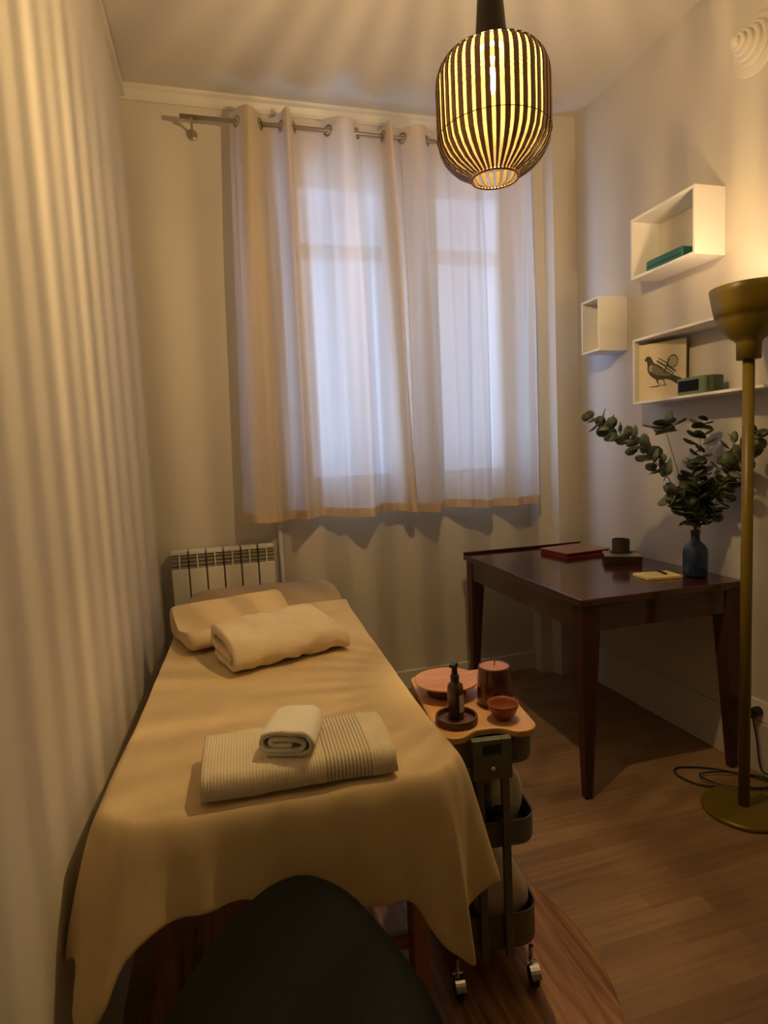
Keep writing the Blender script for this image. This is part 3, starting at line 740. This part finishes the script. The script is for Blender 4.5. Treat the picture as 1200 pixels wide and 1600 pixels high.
# ------------------------------------------------------------------ desk
DR = math.radians(-1.1)
dk = thing('desk', 'dark mahogany desk with tapered legs against the right wall', 'desk', (1.222, 1.815, 0), DR)
DW, DL = .715, 1.085
bm = bmesh.new(); add_box(bm, (0, 0, .727), (DW, DL, .755)); obj('desk_top', bm, M['mahogany'], dk, bevel=.004)
bm = bmesh.new(); add_box(bm, (0, DL - .014, .755), (DW - .02, DL, .768)); obj('rear_lip', bm, M['mahogany'], dk, bevel=.003)
bm = bmesh.new()
add_box(bm, (.020, .016, .632), (DW - .02, .040, .727)); add_box(bm, (.020, DL - .04, .632), (DW - .02, DL - .016, .727))
add_box(bm, (.016, .04, .632), (.040, DL - .04, .727)); add_box(bm, (DW - .04, .04, .632), (DW - .016, DL - .04, .727))
obj('apron', bm, M['mahogany'], dk, bevel=.002)
for sx in (0, 1):
    for sy_ in (0, 1):
        bm = bmesh.new(); x = .012 if not sx else DW - .012; y = .010 if not sy_ else DL - .010
        dx, dy = (1 if not sx else -1), (1 if not sy_ else -1); vs = []
        for w, z in ((.030, 0), (.070, .62), (.070, .726)):
            o = .004 if z == 0 else 0
            vs.append([bm.verts.new((x + dx * a, y + dy * b, z)) for a, b in ((o, o), (o + w, o), (o + w, o + w), (o, o + w))])
        for i in range(2):
            for k in range(4): bm.faces.new((vs[i][k], vs[i][(k + 1) % 4], vs[i + 1][(k + 1) % 4], vs[i + 1][k]))
        bm.faces.new(vs[0]); bm.faces.new(vs[-1])
        obj('leg', bm, M['mahogany_leg'], dk, bevel=.003)
ZD = .755
bk = thing('folder', 'red leather folder with a brown cover lying at the back of the desk', 'folder', (1.745, 2.64, ZD), math.radians(6))
obj('pages', box((-.128, -.095, .004), (.13, .108, .021)), M['book_red'], bk, bevel=.002)
obj('cover', box((-.132, -.105, .021), (.132, .112, .026)), M['book'], bk, bevel=.002)
obj('back_board', box((-.132, -.105, 0), (.132, .112, .004)), M['book_red'], bk, bevel=.001)
bx_ = thing('candle_stand', 'dark square wooden stand under the smoked glass cup', 'stand', (1.795, 2.345, ZD), math.radians(-31))
obj('block', box((-.080, -.072, 0), (.080, .072, .034)), M['box'], bx_, bevel=.002)
obj('top_plate', box((-.078, -.070, .034), (.078, .070, .0375)), M['stand_top'], bx_, bevel=.001)
cu = thing('tealight_cup', 'smoked dark green glass cup on the square stand', 'candle holder', (1.815, 2.375, ZD + .0377))
obj('cup', lathe([(.036, 0), (.039, .004), (.039, .062), (.037, .063), (.035, .061), (.035, .012), (.002, .010)], 36), M['cup'], cu, smooth=False, bevel=.001)
obj('saucer', lathe([(.048, .0), (.050, .003), (.040, .004)], 36), M['black'], cu)
npd = thing('notepad', 'yellow notepad lying near the front edge of the desk', 'notepad', (1.705, 2.004, ZD), math.radians(-8))
obj('sheets', box((-.075, -.050, .0015), (.075, .055, .011)), M['paper'], npd, bevel=.001)
obj('backing', box((-.076, -.051, 0), (.076, .056, .0015)), M['book'], npd)
pn = thing('pen', 'dark pen lying across the yellow notepad', 'pen', (1.735, 2.02, ZD + .0155), math.radians(75))
obj('barrel', tube([(-.045, 0, 0), (.035, 0, 0), (.040, 0, 0)], .0042, 10), M['black'], pn, smooth=True)
obj('tip', tube([(.040, 0, 0), (.050, 0, 0)], [.0035, .001], 10), M['chrome'], pn, smooth=True)

# vase and eucalyptus
VX, VY = 1.835, 1.945
vs_ = thing('glass_vase', 'blue glass bottle vase near the front of the desk', 'vase', (VX, VY, ZD))
prof = [(.030, 0), (.042, .003), (.046, .012), (.0465, .095), (.0445, .112), (.036, .128), (.021, .141), (.0165, .150), (.0165, .176), (.0195, .181), (.0195, .186), (.0150, .186), (.0135, .176), (.0135, .150), (.018, .137), (.033, .124), (.0415, .109), (.0435, .094), (.043, .014), (.038, .008), (.002, .007)]
obj('bottle', lathe(prof, 48), M['vase'], vs_, smooth=True)
def spray(ctrl, nl, size, label, name='eucalyptus_branch', seedv=0, start=.25, narrow=1.0, pale=.2):
    rnd = random.Random(seedv)
    t = thing(name, label, 'branch', (VX, VY, ZD + .02), group='eucalyptus branches in the blue vase')
    o = Vector(t.location)
    P = [p - o for p in smooth_path([(VX + rnd.uniform(-.01, .01), VY + rnd.uniform(-.01, .01), ZD + .03), (VX + rnd.uniform(-.004, .004), VY + rnd.uniform(-.004, .004), ZD + .165)] + ctrl, 10)]
    n = len(P); rad = [.0022 - .0014 * i / n for i in range(n)]
    obj('stem', tube(P, rad, 6), M['stem'], t, smooth=True)
    bm = bmesh.new()
    for k in range(nl):
        f = start + (1 - start) * (k + .5) / nl + rnd.uniform(-.01, .01)
        i = min(n - 2, int(f * (n - 1))); p = P[i]; tg = (P[i + 1] - P[i]).normalized()
        s = size * (1.0 - .35 * (f - start) / (1 - start)) * rnd.uniform(.75, 1.2)
        for side in ((0, 1) if k < nl - 1 else (0,)):
            a = k * 1.57 + side * PI + rnd.uniform(-.5, .5)
            q = tg.orthogonal().normalized(); q = Matrix.Rotation(a, 3, tg) @ q
            d = (q * 1.0 + tg * rnd.uniform(.25, .8)).normalized()
            up = (tg - d * tg.dot(d)).normalized(); up = Matrix.Rotation(rnd.uniform(-.7, .7), 3, d) @ up
            x = d.cross(up); c = p + d * (s * .62)
            base = bm.verts.new(p + d * .003); ring = []; m_ = 10
            ctr = bm.verts.new(c + up * s * .10)
            for j in range(m_):
                b = 2 * PI * j / m_
                w_ = s * .5 * narrow
                v = c + d * (s * .5 * math.cos(b)) + x * (w_ * math.sin(b)) + up * (s * .05 * math.cos(2 * b))
                ring.append(bm.verts.new(v))
            mi = 1 if rnd.random() < pale else 0
            for j in range(m_): bm.faces.new((ctr, ring[j], ring[(j + 1) % m_])).material_index = mi
            w0 = bm.verts.new(ring[m_ // 2].co + x * .0012); bm.faces.new((base, ring[m_ // 2], w0)).material_index = mi
    me = obj('leaves', bm, [M['leaf'], M['leafl']], t, smooth=True, solid=.0006)
    return t
spray([(1.79, 1.955, 1.03), (1.72, 1.965, 1.16), (1.655, 1.975, 1.235), (1.56, 1.985, 1.315), (1.48, 1.99, 1.36), (1.385, 1.99, 1.412)], 20, .064, 'longest eucalyptus branch arching left towards the curtain', seedv=1, start=.42, pale=.45)
spray([(1.80, 1.96, 1.08), (1.765, 1.97, 1.2), (1.735, 1.975, 1.30), (1.712, 1.98, 1.378)], 4, .080, 'bare-stemmed eucalyptus branch with a leaf tuft below the left end of the long shelf', seedv=2, start=.84, pale=.1)
spray([(1.84, 1.95, 1.08), (1.855, 1.95, 1.2), (1.868, 1.955, 1.30), (1.872, 1.955, 1.385)], 15, .070, 'tallest upright eucalyptus branch in the middle of the vase', seedv=3, start=.32, pale=.3)
spray([(1.845, 1.91, 1.06), (1.862, 1.86, 1.17), (1.87, 1.82, 1.24), (1.872, 1.79, 1.30)], 10, .068, 'eucalyptus branch with slim leaves leaning right towards the lamp pole', seedv=4, start=.42, narrow=.5, pale=.4)
spray([(1.84, 1.88, 1.06), (1.845, 1.78, 1.18), (1.835, 1.70, 1.27), (1.81, 1.635, 1.325)], 9, .060, 'eucalyptus branch reaching right past the floor lamp pole', seedv=5, start=.58, pale=.4)
spray([(1.80, 1.935, 1.0), (1.765, 1.93, 1.055), (1.725, 1.93, 1.085), (1.68, 1.93, 1.10)], 14, .066, 'low eucalyptus branch spreading left just above the desk stand', seedv=6, start=.34, pale=.35)
spray([(1.85, 1.90, 1.0), (1.87, 1.86, 1.08), (1.885, 1.82, 1.16), (1.885, 1.80, 1.20)], 14, .066, 'short bushy eucalyptus branch on the right side of the vase', seedv=7, start=.34, pale=.2)
spray([(1.825, 1.92, 1.0), (1.805, 1.90, 1.09), (1.785, 1.89, 1.17), (1.775, 1.88, 1.225)], 14, .066, 'short bushy eucalyptus branch at the front of the vase', seedv=8, start=.30, pale=.3)
spray([(1.838, 1.925, .99), (1.846, 1.91, 1.05), (1.85, 1.89, 1.12)], 13, .066, 'shortest eucalyptus branch massed right above the vase neck', seedv=9, start=.34, pale=.15)

# ------------------------------------------------------------------ wall shelves
def shelf(name, label, x0, ya, yb, za, zb, th):
    t = thing(name, label, 'shelf', (XR, (ya + yb) / 2, za), group='white box shelves on the right wall')
    X0, X1 = x0 - XR, -.001; a, b = ya - (ya + yb) / 2, yb - (ya + yb) / 2; h = zb - za
    obj('bottom_panel', box((X0, a, 0), (X1, b, th)), M['white_lacquer'], t, bevel=.001)
    obj('top_panel', box((X0, a, h - th), (X1, b, h)), M['white_lacquer'], t, bevel=.001)
    obj('side_panel', box((X0, a, th), (X1, a + th, h - th)), M['white_lacquer'], t, bevel=.001)
    obj('side_panel', box((X0, b - th, th), (X1, b, h - th)), M['white_lacquer'], t, bevel=.001)
    return t
shelf('box_shelf', 'upper white box shelf holding the teal case', 1.825, 1.941, 2.303, 2.004, 2.258, .011)
shelf('box_shelf', 'small empty white box shelf nearest the curtain', 1.812, 2.513, 2.655, 1.742, 1.995, .011)
shelf('box_shelf', 'long low white box shelf behind the floor lamp holding the pigeon tile', 1.838, 1.35, 2.312, 1.468, 1.752, .011)
tl = thing('zip_case', 'teal zipped case lying in the upper box shelf', 'case', (1.905, 2.145, 2.0152))
obj('case_body', box((-.048, -.105, 0), (.045, .105, .055)), M['teal'], tl, bevel=.010, seg=3)
bm = bmesh.new(); add_box(bm, (-.0505, -.097, .026), (-.0475, .097, .029)); obj('zip', bm, M['clock_dark'], tl)
# pigeon tile: leaning back a little against the wall
pt_ = thing('picture_tile', 'square cream tile with a drawing of a pigeon leaning in the long shelf', 'picture', (1.890, 2.197, 1.4795))
pt_.rotation_euler = (0, math.radians(2), math.radians(23.4))
TS = .205; TH = .245
tile = obj('tile_body', box((0, -TS / 2, 0), (.010, TS / 2, TH)), M['tile'], pt_, bevel=.002)
def flat(poly, dx):                                    # poly: (u right, v up) seen from the room, 0..1
    bm = bmesh.new()
    a = [bm.verts.new((-dx, TS / 2 - u * TS, v * TH)) for u, v in poly]
    b = [bm.verts.new((.0002, TS / 2 - u * TS, v * TH)) for u, v in poly]
    n = len(poly); bm.faces.new(a)
    for i in range(n): bm.faces.new((a[i], a[(i + 1) % n], b[(i + 1) % n], b[i]))
    return bm
def cm(P, n=6): return [(p.x, p.y) for p in smooth_path([(u, v, 0) for u, v in P] + [(P[0][0], P[0][1], 0)], n)[:-1]]
body = cm([(.13, .72), (.155, .755), (.20, .78), (.26, .765), (.30, .71), (.34, .65), (.45, .60), (.56, .52), (.68, .44), (.80, .38), (.92, .33), (.90, .27), (.84, .24), (.76, .28), (.66, .33), (.56, .345), (.45, .345), (.34, .38), (.25, .45), (.20, .53), (.195, .62), (.18, .69), (.15, .70)])
bird = obj('pigeon_drawing', flat(body, .0004), M['ink1'], pt_)
obj('wing_shading', flat(cm([(.28, .56), (.36, .61), (.48, .56), (.58, .48), (.70, .40), (.60, .40), (.48, .42), (.36, .45), (.28, .50)]), .0007), M['ink2'], bird)
obj('breast_shading', flat(cm([(.24, .60), (.29, .63), (.32, .58), (.30, .51), (.26, .50), (.23, .54)]), .0007), M['ink3'], bird)
bm = flat(cm([(.38, .36), (.43, .355), (.42, .29), (.45, .255), (.36, .245), (.24, .24), (.24, .232), (.38, .225), (.47, .235), (.43, .27), (.44, .30)], 3), .0004)
obj('leg_drawing', bm, M['ink1'], bird)
obj('leg_drawing', flat(cm([(.52, .36), (.56, .355), (.55, .29), (.58, .255), (.46, .25), (.46, .242), (.60, .238), (.58, .28), (.565, .30)], 3), .0004), M['ink1'], bird)
def ringp(c, r0, r1, n=28):
    bm = bmesh.new(); O = []; I = []
    for k in range(n):
        a = 2 * PI * k / n
        for L_, r in ((O, r1), (I, r0)): L_.append(bm.verts.new((-.0009, TS / 2 - (c[0] + r * .9 * math.cos(a)) * TS, (c[1] + r * .86 * math.sin(a)) * TH)))
    for k in range(n): bm.faces.new((O[k], O[(k + 1) % n], I[(k + 1) % n], I[k]))
    return bm
obj('bundle_drawing', flat(cm([(.66, .72), (.72, .76), (.80, .74), (.84, .66), (.82, .57), (.76, .52), (.68, .53), (.63, .60)]), .0006), M['ink3'], bird)
obj('bundle_outline', ringp((.735, .64), .108, .124), M['ink1'], bird)
bm = bmesh.new()
for (u0, v0, u1, v1, w) in ((.40, .68, .60, .56, .03), (.44, .72, .62, .62, .018), (.36, .63, .56, .50, .022), (.62, .58, .80, .46, .028), (.60, .54, .76, .42, .02), (.56, .46, .66, .70, .03)):
    dx_, dy_ = u1 - u0, v1 - v0; l = math.hypot(dx_, dy_); px, py = -dy_ / l * w / 2, dx_ / l * w / 2
    bm.faces.new([bm.verts.new((-.0011, TS / 2 - u * TS, v * TH)) for u, v in ((u0 + px, v0 + py), (u1 + px, v1 + py), (u1 - px, v1 - py), (u0 - px, v0 - py))])
obj('strap_drawing', bm, M['ink1'], bird)
ck = thing('clock_radio', 'green clock radio with a black display beside the pigeon tile', 'clock', (1.890, 1.985, 1.4792), math.radians(4))
obj('case', box((-.032, -.060, 0), (.034, .084, .070)), M['clock'], ck, bevel=.010, seg=3)
obj('end_cap', box((-.024, -.086, .003), (.034, -.0605, .068)), M['clock_dark'], ck, bevel=.008, seg=3)
obj('display', box((-.034, -.026, .014), (-.0305, .072, .058)), M['screen'], ck, bevel=.001)

# white cone of stepped rings high on the wall
fx = thing('wall_shape', 'white ribbed conical shape high on the right wall above the floor lamp', 'wall fitting', (XR, 1.815, 2.685))
R_ = Matrix.Rotation(-PI / 2, 3, 'Y')
prof = [(.100, 0.0), (.100, .006), (.092, .012), (.074, .016), (.074, .026), (.068, .034), (.060, .034), (.058, .048), (.053, .052), (.044, .052), (.043, .066), (.039, .070), (.031, .070), (.030, .084), (.026, .088), (.018, .088), (.017, .100), (.012, .105), (.001, .106)]
obj('body', lathe(prof, 60, mtx=R_), M['ribbed_shape'], fx, smooth=False, bevel=.001)

# socket
so = thing('wall_socket', 'white wall socket low on the right wall beside the floor lamp', 'socket', (XR, 1.755, .250))
obj('plate', box((-.009, -.042, -.042), (0, .042, .042)), M['socket'], so, bevel=.003)
obj('recess', lathe([(.022, .009), (.022, .0105), (.019, .0105)], 28, mtx=R_), M['socket'], so)

# ------------------------------------------------------------------ floor lamp
LX, LY = 1.708, 1.587
fl = thing('floor_lamp', 'mustard uplighter floor lamp standing in front of the desk', 'floor lamp', (LX, LY, 0))
obj('base', lathe([(.130, 0), (.134, .003), (.134, .012), (.128, .017), (.02, .022)], 60), M['olive'], fl, smooth=False, bevel=.002)
obj('pole', tube([(0, 0, .02), (0, 0, 1.60)], .0178, 24), M['olive'], fl, smooth=True)
sprof = [(.0175, 1.553), (.036, 1.553), (.037, 1.606), (.040, 1.612), (.058, 1.626), (.080, 1.650), (.0925, 1.676), (.096, 1.692), (.1005, 1.694), (.107, 1.722), (.1135, 1.760), (.117, 1.781), (.116, 1.782), (.1125, 1.760), (.106, 1.724), (.096, 1.697), (.090, 1.676), (.078, 1.652), (.056, 1.630), (.03, 1.618), (.002, 1.616)]
sh = obj('lamp_shade', lathe(sprof, 56), [M['olive'], M['olive_in']], fl, smooth=True)
for p in sh.data.polygons:
    c = p.center; 
    if c.z > 1.60 and (p.normal.x * c.x + p.normal.y * c.y < 0 or math.hypot(c.x, c.y) < .02): p.material_index = 1
bb = obj('bulb', lathe([(.012, 1.690), (.013, 1.703), (.024, 1.724), (.028, 1.744), (.025, 1.763), (.013, 1.775), (.002, 1.778)], 28), M['uplight'], fl, smooth=True)
obj('bulb_holder', lathe([(.018, 1.616), (.018, 1.685), (.012, 1.691)], 24), M['black'], fl)
cpts = smooth_path([(.12, .02, .012), (.19, .03, .006), (.235, .09, .006), (.13, .23, .006), (.0, .30, .006), (-.05, .26, .006), (-.02, .17, .006), (.09, .10, .012), (.19, .07, .010), (.225, .12, .012), (.12, .20, .014), (.02, .22, .014), (.03, .14, .016), (.12, .07, .016), (.20, .05, .014), (.235, .0, .010), (.20, -.06, .012), (.215, .02, .07), (.228, .13, .03), (.232, .16, .14), (.222, .17, .225), (.222, .17, .245)], 10)
cord = obj('power_cord', tube(cpts, .0032, 8), M['black'], fl, smooth=True)
bm = bmesh.new(); add_lathe(bm, [(.019, .0), (.019, .018), (.014, .032), (.004, .034)], 24, (XR - LX - .0105, .17, .250), mtx=R_)
add_box(bm, (.216, .163, .225), (.232, .177, .25))
obj('plug', bm, M['black'], cord, smooth=False)

# ------------------------------------------------------------------ pendant lamp
PX, PY, PZ = .745, 1.45, 1.985
pd = thing('pendant_lamp', 'bamboo slat pendant lamp with a dark cap hanging from the ceiling', 'pendant lamp', (PX, PY, PZ))
H_ = .306
pr = [(0, .057), (.010, .075), (.026, .102), (.048, .124), (.072, .1365), (.098, .1415), (.13, .1425), (.215, .1425), (.237, .141), (.259, .134), (.277, .118), (.292, .092), (.300, .064), (.306, .040)]
def rad(h):
    for i in range(len(pr) - 1):
        if pr[i][0] <= h <= pr[i + 1][0]:
            t = (h - pr[i][0]) / (pr[i + 1][0] - pr[i][0]); return pr[i][1] + (pr[i + 1][1] - pr[i][1]) * t
    return pr[-1][1]
hs = [H_ * k / 34 for k in range(35)]
NS = 40; bm = bmesh.new()
rj = random.Random(3)
for s in range(NS):
    a = 2 * PI * (s + .5 + rj.uniform(-.07, .07)) / NS; rows = []; wk = rj.uniform(.88, 1.12)
    for h in hs:
        r = rad(h); w = min(.0115, (.58 if h > .1 else .52) * 2 * PI * r / NS) * wk; e = .0035
        ux, uy = math.cos(a), math.sin(a)
        rows.append([bm.verts.new((ux * (r + dr) - uy * ww, uy * (r + dr) + ux * ww, h)) for dr, ww in ((0, -w / 2), (0, w / 2), (-e, w / 2), (-e, -w / 2))])
    for i in range(len(rows) - 1):
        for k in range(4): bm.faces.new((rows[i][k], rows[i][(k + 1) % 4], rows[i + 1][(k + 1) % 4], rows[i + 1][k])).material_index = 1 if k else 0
    bm.faces.new(rows[0]); bm.faces.new(rows[-1][::-1])
obj('slat_cage', bm, [M['slat'], M['slat_in']], pd)
bm = bmesh.new()
rows = [[bm.verts.new(((rad(h) - .008) * math.cos(2 * PI * k / 64), (rad(h) - .008) * math.sin(2 * PI * k / 64), h)) for k in range(64)] for h in [.075 + .203 * k / 24 for k in range(25)]]
for i in range(len(rows) - 1):
    for k in range(64): bm.faces.new((rows[i][k], rows[i][(k + 1) % 64], rows[i + 1][(k + 1) % 64], rows[i + 1][k]))
obj('glow_lining', bm, M['lining'], pd, smooth=True)  # added layer, left open below so more light falls downwards
bm = bmesh.new(); add_torus(bm, .0585, .0030, (0, 0, -.002), seg=48); obj('bottom_ring', bm, M['slat'], pd, smooth=True)
for h in (.098, .273):
    bm = bmesh.new(); add_torus(bm, rad(h) + .0006, .0009, (0, 0, h), seg=64, s2=6)
    obj('binding_thread', bm, M['darkcap'], pd, smooth=True)
cap = obj('cap', lathe([(.038, H_ - .006), (.0405, H_ - .004), (.0405, H_ + .002), (.034, H_ + .085), (.028, H_ + .16), (.020, H_ + .22), (.004, H_ + .225)], 36), M['darkcap'], pd, smooth=True)
obj('cord', tube([(0, 0, H_ + .22), (0, 0, CEIL - PZ)], .0035, 8), M['black'], pd, smooth=True)
obj('ceiling_rose', lathe([(.05, CEIL - PZ - .035), (.055, CEIL - PZ - .03), (.055, CEIL - PZ - .001)], 32), M['darkcap'], pd)
obj('socket', lathe([(.016, .280), (.018, .284), (.018, .305)], 24), M['brass'], pd)
bg = obj('bulb', lathe([(.014, .287), (.020, .270), (.029, .247), (.031, .231), (.028, .213), (.018, .197), (.006, .191), (.001, .1905)], 32, cap0=False), M['bulbglass'], pd, smooth=True)
obj('filament', lathe([(.003, .213), (.0094, .217), (.0102, .237), (.0094, .257), (.003, .261)], 20), M['filament'], bg, smooth=True)
